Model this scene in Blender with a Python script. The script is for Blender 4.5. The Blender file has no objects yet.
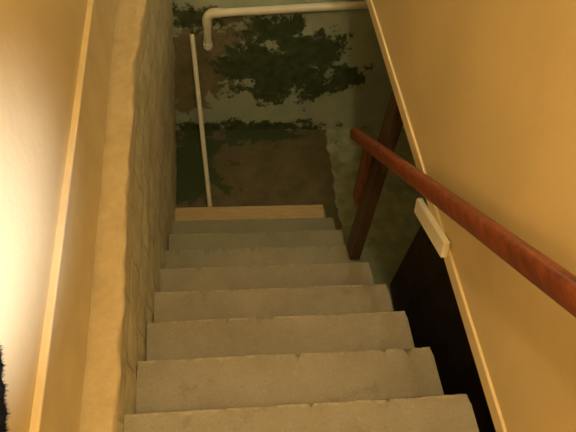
import bpy, bmesh, math, random
from mathutils import Vector, Matrix, noise
random.seed(4)
H = 3.5          # lens height above the basement floor
sc = bpy.context.scene
sc.view_settings.view_transform = 'Standard'

# ------------------------------------------------------------ materials
def mat(name):
    m = bpy.data.materials.new(name); m.use_nodes = True
    nt = m.node_tree; b = nt.nodes['Principled BSDF']
    return m, nt, b
def N(nt, t, **kw):
    n = nt.nodes.new(t)
    for k, v in kw.items():
        if k in n.inputs: n.inputs[k].default_value = v
        else: setattr(n, k, v)
    return n
def geo(nt): return N(nt, 'ShaderNodeNewGeometry').outputs['Position']
def nz(nt, scale, detail=6, rough=0.6, vec=None, dist=0.0):
    n = N(nt, 'ShaderNodeTexNoise'); n.inputs['Scale'].default_value = scale
    n.inputs['Detail'].default_value = detail; n.inputs['Roughness'].default_value = rough
    n.inputs['Distortion'].default_value = dist
    nt.links.new(vec if vec else geo(nt), n.inputs['Vector'])
    return n.outputs['Fac']
def ramp(nt, fac, a, b, ca=(0,0,0,1), cb=(1,1,1,1)):
    r = N(nt, 'ShaderNodeValToRGB'); e = r.color_ramp.elements
    e[0].position = a; e[0].color = ca; e[1].position = b; e[1].color = cb
    nt.links.new(fac, r.inputs['Fac']); return r.outputs['Color']
def mix(nt, fac, a, b, mode='MIX'):
    m = N(nt, 'ShaderNodeMix', data_type='RGBA', blend_type=mode)
    for s, v in ((0, fac), (6, a), (7, b)):
        if hasattr(v, 'is_output'): nt.links.new(v, m.inputs[s])
        else: m.inputs[s].default_value = v if s == 0 else (*v[:3], 1)
    return m.outputs[2]
def mth(nt, op, a, b=0.0, c=None):
    m = N(nt, 'ShaderNodeMath', operation=op)
    for i, v in enumerate((a, b, c)):
        if v is None: continue
        if hasattr(v, 'is_output'): nt.links.new(v, m.inputs[i])
        else: m.inputs[i].default_value = v
    return m.outputs[0]
def bump(nt, b, h, s, d=0.01):
    n = N(nt, 'ShaderNodeBump'); n.inputs['Strength'].default_value = s; n.inputs['Distance'].default_value = d
    nt.links.new(h, n.inputs['Height']); nt.links.new(n.outputs[0], b.inputs['Normal'])
def blob(nt, vec_xy, cx, cy, rx, ry):
    """1 in the middle, falling to 0 at ellipse edge"""
    x, y = vec_xy
    dx = mth(nt, 'DIVIDE', mth(nt, 'SUBTRACT', x, cx), rx)
    dy = mth(nt, 'DIVIDE', mth(nt, 'SUBTRACT', y, cy), ry)
    d = mth(nt, 'SQRT', mth(nt, 'ADD', mth(nt, 'MULTIPLY', dx, dx), mth(nt, 'MULTIPLY', dy, dy)))
    return mth(nt, 'SUBTRACT', 1.0, d)
def simple(name, col, rough=0.7, var=0.15, scale=8, bs=0.2, bscale=60, bd=0.003, metal=0):
    m, nt, b = mat(name)
    f = ramp(nt, nz(nt, scale), 0.3, 0.7)
    dark = tuple(c*(1-var) for c in col); light = tuple(min(1, c*(1+var)) for c in col)
    nt.links.new(mix(nt, f, dark, light), b.inputs['Base Color'])
    b.inputs['Roughness'].default_value = rough; b.inputs['Metallic'].default_value = metal
    bump(nt, b, nz(nt, bscale, 4), bs, bd)
    return m

M_plaster = simple('yellow_plaster', (0.65,0.52,0.27), 0.55, 0.07, 2.5, 0.3, 35, 0.004)
M_cream   = simple('cream_painted_wood', (0.68,0.56,0.32), 0.45, 0.09, 6, 0.2, 60, 0.002)
M_white   = simple('white_painted_wood', (0.82,0.78,0.62), 0.45, 0.06, 9, 0.15, 60, 0.002)
M_ceiling = simple('ceiling_plaster', (0.7,0.62,0.42), 0.8, 0.05)
M_pvc     = simple('white_pvc', (0.78,0.78,0.68), 0.35, 0.06, 9, 0.05)
M_pole    = simple('pole_paint', (0.74,0.73,0.62), 0.5, 0.1, 12, 0.1)
M_black   = simple('black_wool', (0.004,0.004,0.003), 1.0, 0.3, 60)
M_black.node_tree.nodes['Principled BSDF'].inputs['Specular IOR Level'].default_value = 0.1
M_metal   = simple('old_brass', (0.35,0.25,0.12), 0.4, 0.2, 30, metal=0.8)
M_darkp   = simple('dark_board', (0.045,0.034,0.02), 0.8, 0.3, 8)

def wood(name, c1, c2, rough, stretch, scale=14):
    m, nt, b = mat(name)
    tc = N(nt, 'ShaderNodeTexCoord').outputs['Object']
    mp = N(nt, 'ShaderNodeMapping'); mp.inputs['Scale'].default_value = stretch
    nt.links.new(tc, mp.inputs['Vector'])
    f = ramp(nt, nz(nt, scale, 6, 0.65, mp.outputs[0], 0.6), 0.3, 0.72)
    nt.links.new(mix(nt, f, c1, c2), b.inputs['Base Color'])
    b.inputs['Roughness'].default_value = rough
    bump(nt, b, f, 0.25, 0.002)
    return m
M_rail = wood('red_stained_wood', (0.075,0.018,0.007), (0.31,0.075,0.022), 0.40, (8,1,8), 5)
M_post = wood('dark_brown_wood', (0.035,0.02,0.009), (0.085,0.045,0.02), 0.5, (8,8,1), 6)
M_plate= wood('red_brown_board', (0.09,0.03,0.012), (0.18,0.065,0.028), 0.5, (8,8,1), 6)
M_tan  = wood('worn_pine', (0.42,0.32,0.18), (0.60,0.48,0.28), 0.65, (1,8,8), 8)

# painted concrete treads
def m_stairs():
    m, nt, b = mat('worn_painted_concrete')
    base = mix(nt, ramp(nt, nz(nt, 3.0, 8, 0.68), 0.32, 0.68), (0.225,0.205,0.16), (0.325,0.30,0.24))
    fine = ramp(nt, nz(nt, 110, 3, 0.6), 0.56, 0.70)
    base = mix(nt, mth(nt,'MULTIPLY',fine,0.4), base, (0.15,0.13,0.09))
    lf = ramp(nt, nz(nt, 70, 4, 0.6), 0.60, 0.70)
    base = mix(nt, mth(nt,'MULTIPLY',lf,0.3), base, (0.46,0.43,0.34))
    st = ramp(nt, nz(nt, 8, 9, 0.75, dist=0.3), 0.57, 0.66)
    base = mix(nt, mth(nt,'MULTIPLY',st,0.5), base, (0.16,0.14,0.095))
    sx = N(nt,'ShaderNodeSeparateXYZ'); nt.links.new(geo(nt), sx.inputs[0])
    # paint rubbed off along each nosing (runs of 0.2326 m along Y)
    ph = mth(nt,'FRACT', mth(nt,'DIVIDE', mth(nt,'SUBTRACT', sx.outputs['Y'], 0.4125-0.2326*4), 0.2326))
    ee = mth(nt,'ADD', ph, mth(nt,'MULTIPLY', mth(nt,'SUBTRACT', nz(nt, 22, 8, 0.75), 0.5), 0.30))
    e = ramp(nt, ee, 0.965, 0.985)
    base = mix(nt, mth(nt,'MULTIPLY',e,0.65), base, (0.42,0.38,0.27))
    # occlusion shade painted into the colour at the foot of each riser
    occ = ramp(nt, mth(nt,'ADD', ph, mth(nt,'MULTIPLY', mth(nt,'SUBTRACT', nz(nt, 12, 6, 0.7), 0.5), 0.35)), 0.02, 0.22)
    base = mix(nt, mth(nt,'MULTIPLY', mth(nt,'SUBTRACT', 1.0, occ), 0.55), base, (0.11,0.10,0.07))
    # colour turns greener down the lower flight
    g = N(nt,'ShaderNodeMapRange'); nt.links.new(sx.outputs['Z'], g.inputs[0])
    g.inputs[1].default_value=1.2; g.inputs[2].default_value=0.3
    base = mix(nt, mth(nt,'MULTIPLY',g.outputs[0],0.55), base, (0.20,0.235,0.16))
    nt.links.new(base, b.inputs['Base Color']); b.inputs['Roughness'].default_value = 0.6
    bump(nt, b, nz(nt, 70, 6, 0.75), 0.6, 0.004)
    return m
M_stairs = m_stairs()

def m_farwall():
    m, nt, b = mat('peeling_green_wall')
    sx = N(nt,'ShaderNodeSeparateXYZ'); nt.links.new(geo(nt), sx.inputs[0])
    xy = (sx.outputs['X'], sx.outputs['Z'])
    n1 = nz(nt, 6.0, 11, 0.80); n2 = nz(nt, 2.6, 9, 0.72, dist=0.4)
    col = mix(nt, ramp(nt, nz(nt, 4, 7), 0.3, 0.7), (0.34,0.43,0.34), (0.48,0.56,0.45))
    def patch(blobs, thr, nn, amp):
        v = None
        for bb in blobs:
            q = blob(nt, xy, *bb); v = q if v is None else mth(nt,'MAXIMUM', v, q)
        v = mth(nt,'MAXIMUM', v, -0.55)
        s = mth(nt,'ADD', mth(nt,'MULTIPLY', v, 0.45), mth(nt,'MULTIPLY', mth(nt,'SUBTRACT', nn, 0.5), amp))
        return ramp(nt, s, thr, thr+0.012)
    brown = patch([(-0.2,0.85,0.42,0.55),(-0.35,0.45,0.22,0.35)], 0.12, n2, 1.7)
    bc = mix(nt, ramp(nt, nz(nt, 9, 8, 0.7), 0.35, 0.65), (0.14,0.135,0.085), (0.26,0.24,0.16))
    col = mix(nt, brown, col, bc)
    dark = patch([(0.42,0.66,0.52,0.38),(0.62,0.88,0.35,0.28),(0.12,0.72,0.30,0.17),(0.35,1.06,0.30,0.18),(0.92,0.62,0.22,0.20),(0.1,0.03,1.1,0.11),(-0.25,1.15,0.2,0.12)], 0.09, n1, 1.9)
    dc = mix(nt, ramp(nt, nz(nt, 14, 6), 0.35, 0.65), (0.035,0.06,0.028), (0.08,0.115,0.06))
    col = mix(nt, dark, col, dc)
    nt.links.new(col, b.inputs['Base Color']); b.inputs['Roughness'].default_value = 0.5
    h = mth(nt,'SUBTRACT', mth(nt,'MULTIPLY', nz(nt, 30, 5), 0.4), mth(nt,'MULTIPLY', dark, 0.5))
    bump(nt, b, h, 0.5, 0.006)
    return m
M_far = m_farwall()

def m_floor():
    m, nt, b = mat('worn_green_floor')
    sx = N(nt,'ShaderNodeSeparateXYZ'); nt.links.new(geo(nt), sx.inputs[0])
    X, Y = sx.outputs['X'], sx.outputs['Y']
    n1 = nz(nt, 6, 9, 0.72)
    green = mix(nt, ramp(nt, nz(nt, 9, 8), 0.36, 0.62), (0.27,0.34,0.24), (0.48,0.55,0.41))
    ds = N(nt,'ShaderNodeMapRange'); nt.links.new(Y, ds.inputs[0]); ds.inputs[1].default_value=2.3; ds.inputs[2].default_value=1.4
    green = mix(nt, mth(nt,'MULTIPLY', ds.outputs[0], 0.6), green, (0.13,0.15,0.09))  # shade put into the floor colour, darker toward the unlit near side
    brown = mix(nt, ramp(nt, nz(nt, 5, 9, 0.75), 0.35, 0.68), (0.10,0.088,0.05), (0.18,0.16,0.095))
    sp = ramp(nt, nz(nt, 9, 9, 0.75), 0.60, 0.64)
    brown = mix(nt, mth(nt,'MULTIPLY',sp,0.5), brown, (0.075,0.10,0.05))
    e = mth(nt,'ADD', X, mth(nt,'MULTIPLY', mth(nt,'SUBTRACT', n1, 0.5), 0.12))
    col = mix(nt, ramp(nt, e, 0.85, 0.86), brown, green)
    v = mth(nt,'MAXIMUM', blob(nt,(X,Y),-0.42,2.9,0.42,0.62), blob(nt,(X,Y),0.1,3.3,0.72,0.24))
    s = mth(nt,'ADD', mth(nt,'MULTIPLY', v, 0.5), mth(nt,'MULTIPLY', mth(nt,'SUBTRACT', n1, 0.5), 1.9))
    d = ramp(nt, s, 0.12, 0.135)
    col = mix(nt, d, col, (0.045,0.075,0.035))
    nt.links.new(col, b.inputs['Base Color']); b.inputs['Roughness'].default_value = 0.45
    bump(nt, b, nz(nt, 30, 6), 0.4, 0.005)
    return m
M_floor = m_floor()

def m_found():
    m, nt, b = mat('rough_painted_block')
    sx = N(nt,'ShaderNodeSeparateXYZ'); nt.links.new(geo(nt), sx.inputs[0])
    col = mix(nt, ramp(nt, nz(nt, 6, 8, 0.7), 0.32, 0.68), (0.50,0.46,0.29), (0.76,0.70,0.48))
    st = ramp(nt, nz(nt, 13, 9, 0.75, dist=0.5), 0.57, 0.63)
    col = mix(nt, mth(nt,'MULTIPLY', st, 0.5), col, (0.28,0.29,0.16))
    cb = N(nt,'ShaderNodeCombineXYZ')
    wob = mth(nt,'MULTIPLY', nz(nt, 8, 4), 0.02)
    nt.links.new(mth(nt,'ADD', sx.outputs['Y'], wob), cb.inputs[0]); nt.links.new(mth(nt,'ADD', sx.outputs['Z'], wob), cb.inputs[1])
    br = N(nt,'ShaderNodeTexBrick'); nt.links.new(cb.outputs[0], br.inputs['Vector'])
    br.inputs['Scale'].default_value=1; br.inputs['Brick Width'].default_value=0.40; br.inputs['Row Height'].default_value=0.20
    br.inputs['Mortar Size'].default_value=0.009; br.inputs['Mortar Smooth'].default_value=0.5
    mo = br.outputs['Fac']
    side = N(nt,'ShaderNodeMapRange'); nt.links.new(sx.outputs['Z'], side.inputs[0])
    side.inputs[1].default_value = 1.885; side.inputs[2].default_value = 1.865
    mo = mth(nt,'MULTIPLY', mo, side.outputs[0])
    col = mix(nt, mth(nt,'MULTIPLY', mo, 0.45), col, (0.24,0.22,0.12))
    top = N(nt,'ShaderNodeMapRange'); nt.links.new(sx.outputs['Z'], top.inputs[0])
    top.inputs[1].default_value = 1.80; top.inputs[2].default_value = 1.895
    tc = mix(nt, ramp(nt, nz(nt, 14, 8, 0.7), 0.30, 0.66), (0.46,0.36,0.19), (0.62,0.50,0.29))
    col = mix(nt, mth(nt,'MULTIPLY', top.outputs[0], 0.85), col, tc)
    nt.links.new(col, b.inputs['Base Color']); b.inputs['Roughness'].default_value = 0.75
    hh = mth(nt,'SUBTRACT', nz(nt, 55, 8, 0.7), mth(nt,'MULTIPLY', mo, 0.7))
    bump(nt, b, hh, 0.7, 0.007)
    return m
M_found = m_found()

# ------------------------------------------------------------ mesh helpers
def obj(name, verts, faces, m, smooth=False, parent=None):
    me = bpy.data.meshes.new(name); me.from_pydata(verts, [], faces)
    bm = bmesh.new(); bm.from_mesh(me); bmesh.ops.recalc_face_normals(bm, faces=bm.faces); bm.to_mesh(me); bm.free()
    me.materials.append(m)
    if smooth:
        for p in me.polygons: p.use_smooth = True
    o = bpy.data.objects.new(name, me); sc.collection.objects.link(o)
    if parent: o.parent = parent
    return o
def prism(name, corners8, m, bev=0.0, parent=None):
    f = [(0,1,2,3),(4,7,6,5),(0,4,5,1),(1,5,6,2),(2,6,7,3),(3,7,4,0)]
    o = obj(name, corners8, f, m, parent=parent)
    if bev:
        b = o.modifiers.new('b','BEVEL'); b.width = bev; b.segments = 3
    return o
def box(name, x0,x1,y0,y1,z0,z1, m, bev=0.0, parent=None):
    return prism(name, [(x0,y0,z0),(x1,y0,z0),(x1,y1,z0),(x0,y1,z0),(x0,y0,z1),(x1,y0,z1),(x1,y1,z1),(x0,y1,z1)], m, bev, parent)
def skew(name, fx0, fx1, y0, y1, z0, z1, m, bev=0.0, parent=None):
    return prism(name, [(fx0(y0),y0,z0),(fx1(y0),y0,z0),(fx1(y1),y1,z0),(fx0(y1),y1,z0),
                        (fx0(y0),y0,z1),(fx1(y0),y0,z1),(fx1(y1),y1,z1),(fx0(y1),y1,z1)], m, bev, parent)
def beam(name, p0, p1, w, d, m, side=Vector((1,0,0)), bev=0.004, parent=None):
    p0, p1 = Vector(p0), Vector(p1); a = (p1-p0).normalized()
    s = (side - a*side.dot(a)).normalized(); u = a.cross(s)
    vs = []
    for p in (p0, p1):
        for i, j in ((-1,-1),(1,-1),(1,1),(-1,1)):
            vs.append(tuple(p + s*(i*w/2) + u*(j*d/2)))
    return prism(name, vs, m, bev, parent)
def tube(name, pts, r, m, seg=20, parent=None, rx=None):
    cu = bpy.data.curves.new(name+'_c', 'CURVE'); cu.dimensions = '3D'
    sp = cu.splines.new('POLY'); sp.points.add(len(pts)-1)
    for i, p in enumerate(pts): sp.points[i].co = (*p, 1)
    cu.bevel_depth = r; cu.bevel_resolution = 6; cu.use_fill_caps = True
    o = bpy.data.objects.new(name, cu); sc.collection.objects.link(o)
    dg = bpy.context.evaluated_depsgraph_get()
    me = bpy.data.meshes.new_from_object(o.evaluated_get(dg)); bpy.data.objects.remove(o)
    me.materials.clear(); me.materials.append(m)
    for p in me.polygons: p.use_smooth = True
    o = bpy.data.objects.new(name, me); sc.collection.objects.link(o)
    if parent: o.parent = parent
    return o
def empty(name):
    e = bpy.data.objects.new(name, None); sc.collection.objects.link(e); return e

# ------------------------------------------------------------ plan geometry
L  = lambda y: -0.33 - 0.052*y          # inner face of the foundation wall
R  = lambda y: 0.782 - 0.023*y          # inner face of the right stairwell wall
YF = 3.28                               # far basement wall
ZT = 4.75                               # upstairs ceiling
ZL = H - 1.60                           # masonry ledge top / underside of right wall

box('floor', -0.9, 2.6, -1.6, YF+0.15, -0.12, 0.0, M_floor)
box('wall_far', -0.9, 2.6, YF, YF+0.15, 0.0, ZT, M_far)
box('wall_basement_right', 2.5, 2.6, -1.6, YF, 0.0, ZL, M_found)
box('wall_back', -0.9, 2.6, -1.7, -1.6, 0.0, ZT, M_plaster)
box('ceiling', -0.9, 2.6, -1.7, YF+0.15, ZT, ZT+0.1, M_ceiling)
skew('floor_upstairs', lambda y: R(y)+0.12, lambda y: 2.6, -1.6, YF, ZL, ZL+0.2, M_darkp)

# left foundation wall with rough face and ledge top: displaced grid
def foundation():
    ny, nz_ = 190, 110
    verts, faces = [], []
    y0, y1 = -1.6, YF
    prof = []       # (inset from face, z)
    for j in range(nz_): prof.append((0.0, (ZL-0.012)*j/(nz_-1)))
    prof += [(0.004, ZL-0.004), (0.010, ZL)]
    for j in range(1, 13): prof.append((0.010+0.100*j/12, ZL))
    prof.append((0.45, ZL)); prof.append((0.45, 0.0))
    for i in range(ny+1):
        y = y0 + (y1-y0)*i/ny
        far = max(0, min(1, (y-1.9)/(YF-1.9)))
        for k, (ins, z) in enumerate(prof):
            x = L(y) - ins
            if ins < 0.1:
                n = noise.fractal(Vector((y*3.2, z*3.2, 0.3)), 0.8, 2.1, 5)
                n2 = noise.noise(Vector((y*14, z*14, 2.0)))
                x += 0.011*n*(0.4+0.6*min(1,(ZL-z)*4)) + 0.004*n2 + 0.115*far*min(1, z/1.3)
                if k >= nz_-1: x += 0.010*noise.fractal(Vector((y*9, 0, 5.3)), 0.8, 2, 5)
            zz = z
            if 0.004 < ins < 0.2: zz += 0.003*noise.noise(Vector((y*9, ins*40, 7)))
            verts.append((x, y, zz))
    m = len(prof)
    for i in range(ny):
        for k in range(m):
            a = i*m+k; b = i*m+(k+1)%m; faces.append((a, a+m, b+m, b))
    faces.append(tuple(range(m))); faces.append(tuple(ny*m+k for k in range(m)))
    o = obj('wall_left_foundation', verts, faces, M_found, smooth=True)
    s = o.modifiers.new('e','EDGE_SPLIT'); s.split_angle = math.radians(38)
    return o
foundation()

skew('wall_left', lambda y: L(y)-0.45, lambda y: L(y)-0.108, -1.6, YF, ZL+0.355, ZT, M_plaster)
skew('baseboard_left', lambda y: L(y)-0.45, lambda y: L(y)-0.096, -1.6, YF, ZL+0.016, ZL+0.352, M_cream, 0.006)
skew('trim_1', lambda y: L(y)-0.12, lambda y: L(y)-0.088, -1.6, YF, ZL+0.352, ZL+0.366, M_cream, 0.005)

skew('wall_right', R, lambda y: R(y)+0.11, -1.6, YF, ZL, ZT, M_plaster, 0.004)
skew('trim_2', lambda y: R(y)-0.010, lambda y: R(y)+0.004, -1.6, YF, ZL-0.006, ZL+0.045, M_cream, 0.003)

# ------------------------------------------------------------ staircase
rise, run = 0.20, 0.2326
def nose(k): return 0.4125+run*k, H-1.69-rise*k
def staircase():
    prof = []
    ks = list(range(-2, 9))
    y, z = nose(-2); prof.append((-1.55, z, 0, -2))
    for k in ks:
        y, z = nose(k)
        if k > -2:
            prof.append((nose(k-1)[0], z+0.003, 0, k))
            for t in (0.33, 0.66, 0.85): prof.append((y-run*(1-t), z, 0, k))
        r = 0.006
        prof.append((y-0.024, z, .5, k))
        prof.append((y-0.012, z, .8, k))
        for a in (0, 30, 60, 90):
            prof.append((y-r+r*math.sin(math.radians(a)), z-r+r*math.cos(math.radians(a)), 1, k))
        prof.append((y, z-0.02, .7, k)); prof.append((y, z-0.05, .2, k))
    prof.append((nose(8)[0], 0.0, 0, 8))
    nx = 230; verts = []; faces = []; m = len(prof)
    rj = {k: random.uniform(-0.012, 0.012) for k in range(-3, 10)}
    for i in range(nx+1):
        for (y, z, w, kk) in prof:
            xr = 0.758 - 0.028*(y-0.41) + (rj[kk] if y > 0 else 0)
            x0 = L(y)+0.004
            x = x0 + (xr-x0)*i/nx
            c = noise.fractal(Vector((x*14, kk*3.1, 0.5)), 0.7, 2.2, 5)
            c2 = noise.noise(Vector((x*2.5, kk*5.3, 3)))
            chip = max(0, noise.noise(Vector((x*24, kk*7.7, 1)))-0.38)
            e = w*(0.0028*c + 0.003*c2 - 0.05*chip)
            dz = 0.0018*noise.noise(Vector((x*2, y*4, kk)))
            if z <= 0: dz = 0
            if i == nx: x -= 0.006*w
            verts.append((x, y+e, max(0, z+dz-abs(e)*0.35*w)))
    for i in range(nx):
        for k in range(m-1):
            a = i*m+k; faces.append((a, a+m, a+m+1, a+1))
    for i in (0, nx):
        base = len(verts)
        for k in range(m):
            v = verts[i*m+k]; verts.append((v[0], v[1], 0))
        for k in range(m-1): faces.append((i*m+k, i*m+k+1, base+k+1, base+k))
    return obj('concrete_staircase', verts, faces, M_stairs, smooth=True)
st = staircase()
es = st.modifiers.new('e','EDGE_SPLIT'); es.split_angle = math.radians(40)

# pine board on the bottom tread
y8, z8 = nose(8)
def board():
    vs, fs = [], []; n = 40
    x0, x1 = L(y8)+0.012, 0.685
    for i in range(n+1):
        x = x0+(x1-x0)*i/n; j = 0.004*noise.noise(Vector((x*5,0,0)))
        ya, yb = y8-run+0.02+j, y8+0.003+0.5*j
        za, zb = z8+0.004, z8+0.024
        vs += [(x,ya,za),(x,yb,za),(x,yb+0.002,zb-0.005),(x,yb-0.004,zb),(x,ya+0.004,zb),(x,ya,zb-0.004)]
    for i in range(n):
        for k in range(6):
            a=i*6+k; b=i*6+(k+1)%6; fs.append((a,b,b+6,a+6))
    fs.append(tuple(range(6))); fs.append(tuple(n*6+k for k in range(6)))
    return obj('wooden_board', vs, fs, M_tan)
board()

# ------------------------------------------------------------ handrail assembly
hr = empty('handrail')
def rail():
    p0 = Vector((0.657, 1.90, H-2.055)); p1 = Vector((0.70, 0.42-0.9, H-0.918+0.665))
    a = (p1-p0).normalized(); s = Vector((1,0,0)); s = (s-a*s.dot(a)).normalized(); u = s.cross(a)
    if u.z < 0: u = -u
    prof = []
    n = 28
    for i in range(n):
        t = 2*math.pi*i/n; c, d = math.cos(t), math.sin(t)
        prof.append((0.025*math.copysign(abs(c)**0.75, c), 0.034*math.copysign(abs(d)**0.75, d)))
    verts, faces = [], []
    Ln = (p1-p0).length; segs = 60
    for i in range(segs+1):
        t = i/segs; sc_ = 1.0
        if i == 0: sc_ = 0.82
        pp = p0 + a*(Ln*t if i != 1 else 0.008)
        for (x, y) in prof: verts.append(tuple(pp + s*x*sc_ + u*y*sc_))
    for i in range(segs):
        for k in range(n):
            A=i*n+k; B=i*n+(k+1)%n; faces.append((A,B,B+n,A+n))
    faces.append(tuple(range(n))); faces.append(tuple(segs*n+k for k in range(n)))
    o = obj('rail', verts, faces, M_rail, smooth=True, parent=hr)
    e = o.modifiers.new('e','EDGE_SPLIT'); e.split_angle = math.radians(50)
rail()
beam('support_board', (0.712,1.72,H-2.43), (0.705,1.76,H-1.97), 0.035, 0.085, M_plate, parent=hr)
beam('wall_cleat', (R(1.15)-0.020,1.15,H-1.665), (R(.87)-0.020,.87,H-1.55), 0.026, 0.068, M_white, bev=0.006, parent=hr)
tube('bracket', [(0.745,0.05,H-0.80),(0.71,0.06,H-0.80),(0.69,0.07,H-0.73)], 0.007, M_metal, parent=hr)

beam('wooden_post', (0.700,1.500,H-2.665), (0.815,1.83,ZL-0.03), 0.06, 0.12, M_post)
box('shade_panel', 1.16, 1.20, -1.5, 1.68, 0.0, ZL, M_darkp)  # added dark panel, stands in for the unlit space beside the stairs

# ------------------------------------------------------------ PVC pipe
pp = empty('pvc_pipe')
yw = YF-0.045
r = 0.029
def arc(c, r0, a0, a1, n=8):
    return [(c[0]+r0*math.cos(math.radians(a0+(a1-a0)*i/n)), c[1], c[2]+r0*math.sin(math.radians(a0+(a1-a0)*i/n))) for i in range(n+1)]
ez = 1.235
tube('run_horizontal', [(-0.085, yw, ez),(2.49, yw, ez+0.22)], r, M_pvc, parent=pp)
tube('elbow', [(-0.06,yw,ez+.001)]+arc((-0.095,yw,ez-0.065), 0.065, 90, 180)+[(-0.16,yw,ez-0.10)], r+0.006, M_pvc, parent=pp)
tube('drop', [(-0.16,yw,ez-0.06),(-0.165,yw,0.955),(-0.165,yw+0.010,0.935),(-0.165,YF-0.012,0.925)], r, M_pvc, parent=pp)
tube('coupling', [(-0.165,yw,0.985),(-0.165,yw,0.945)], r+0.006, M_pvc, parent=pp)

tube('white_pole', [(-0.19,2.42,0.0),(-0.275,YF-0.035,1.05)], 0.018, M_pole)

# ------------------------------------------------------------ black fuzzy duster hung on the left wall
sf = empty('black_fuzzy_duster')
def duster():
    p0 = Vector((L(.38)-0.094, 0.378, H-0.942)); p1 = Vector((L(.22)-0.094, 0.22, H-1.055))
    a = (p1-p0).normalized(); s = Vector((1,0,0)); u = a.cross(s).normalized(); s = u.cross(a)
    verts, faces = [], []
    n=16; m=40
    def rad(t): return (0.014+0.004*noise.noise(Vector((t*9,1,2))))*math.sqrt(max(0.02,1-abs(2*t-1)**6))
    for j in range(m+1):
        t=j/m
        for i in range(n):
            q=2*math.pi*i/n; verts.append(tuple(p0.lerp(p1,t)+(s*math.cos(q)+u*math.sin(q))*rad(t)))
    for j in range(m):
        for i in range(n):
            A=j*n+i;B=j*n+(i+1)%n; faces.append((A,B,B+n,A+n))
    obj('body', verts, faces, M_black, True, sf)
    fv, ff = [], []
    for q in range(1500):
        t=random.uniform(0,1); g=random.uniform(0,2*math.pi)
        d0=(s*math.cos(g)+u*math.sin(g)); p=p0.lerp(p1,t)+d0*rad(t)*0.9
        d=d0+Vector([random.uniform(-.7,.7) for _ in range(3)])
        d.normalize(); ln=random.uniform(0.004,0.011); w=d.cross(Vector((0.1,0.3,1))).normalized()*0.0008
        k=len(fv); fv += [tuple(p-w),tuple(p+w),tuple(p+d*ln)]; ff.append((k,k+1,k+2))
    obj('bristles', fv, ff, M_black, False, sf)
    tube('handle', [tuple(p0), (p0.x, p0.y-0.22, p0.z+0.24)], 0.007, M_black, parent=sf)
duster()

# ------------------------------------------------------------ lights
def point(name, loc, power, col, rad=0.08):
    l=bpy.data.lights.new(name,'POINT'); l.energy=power; l.color=col; l.shadow_soft_size=rad
    o=bpy.data.objects.new(name,l); o.location=loc; sc.collection.objects.link(o); return o
point('stair_bulb', (0.20,-0.25,4.45), 80, (1,0.75,0.40), 0.07)
point('basement_bulb', (0.75,2.45,3.2), 44, (1,0.90,0.62), 0.10)
l=bpy.data.lights.new('added_wall_spot','SPOT'); l.energy=380; l.color=(0.74,0.78,1.0); l.spot_size=math.radians(25); l.spot_blend=1; l.shadow_soft_size=0.12  # added cool spot that makes the bright patch on the left wall
o=bpy.data.objects.new('added_wall_spot',l); o.location=(0.55,-0.5,3.1); sc.collection.objects.link(o)
tgt=Vector((-0.47,0.54,2.60)); o.rotation_euler=(tgt-Vector(o.location)).to_track_quat('-Z','Y').to_euler()
w=bpy.data.worlds.new('world'); sc.world=w; w.use_nodes=True
w.node_tree.nodes['Background'].inputs[0].default_value=(1,0.8,0.5,1); w.node_tree.nodes['Background'].inputs[1].default_value=0.03

# ------------------------------------------------------------ camera
cd=bpy.data.cameras.new('camera'); cam=bpy.data.objects.new('camera',cd); sc.collection.objects.link(cam)
cd.sensor_width=36; cd.lens=36*520/576; cd.clip_start=0.02
rt=Vector((.9944,-.0764,.0731)).normalized(); bk=Vector((-.1035,-.5517,.8279)); bk=(bk-rt*bk.dot(rt)).normalized(); up=bk.cross(rt)
Mx=Matrix((rt,up,bk)).transposed().to_4x4(); Mx.translation=Vector((0,0,H)); cam.matrix_world=Mx
sc.camera=cam
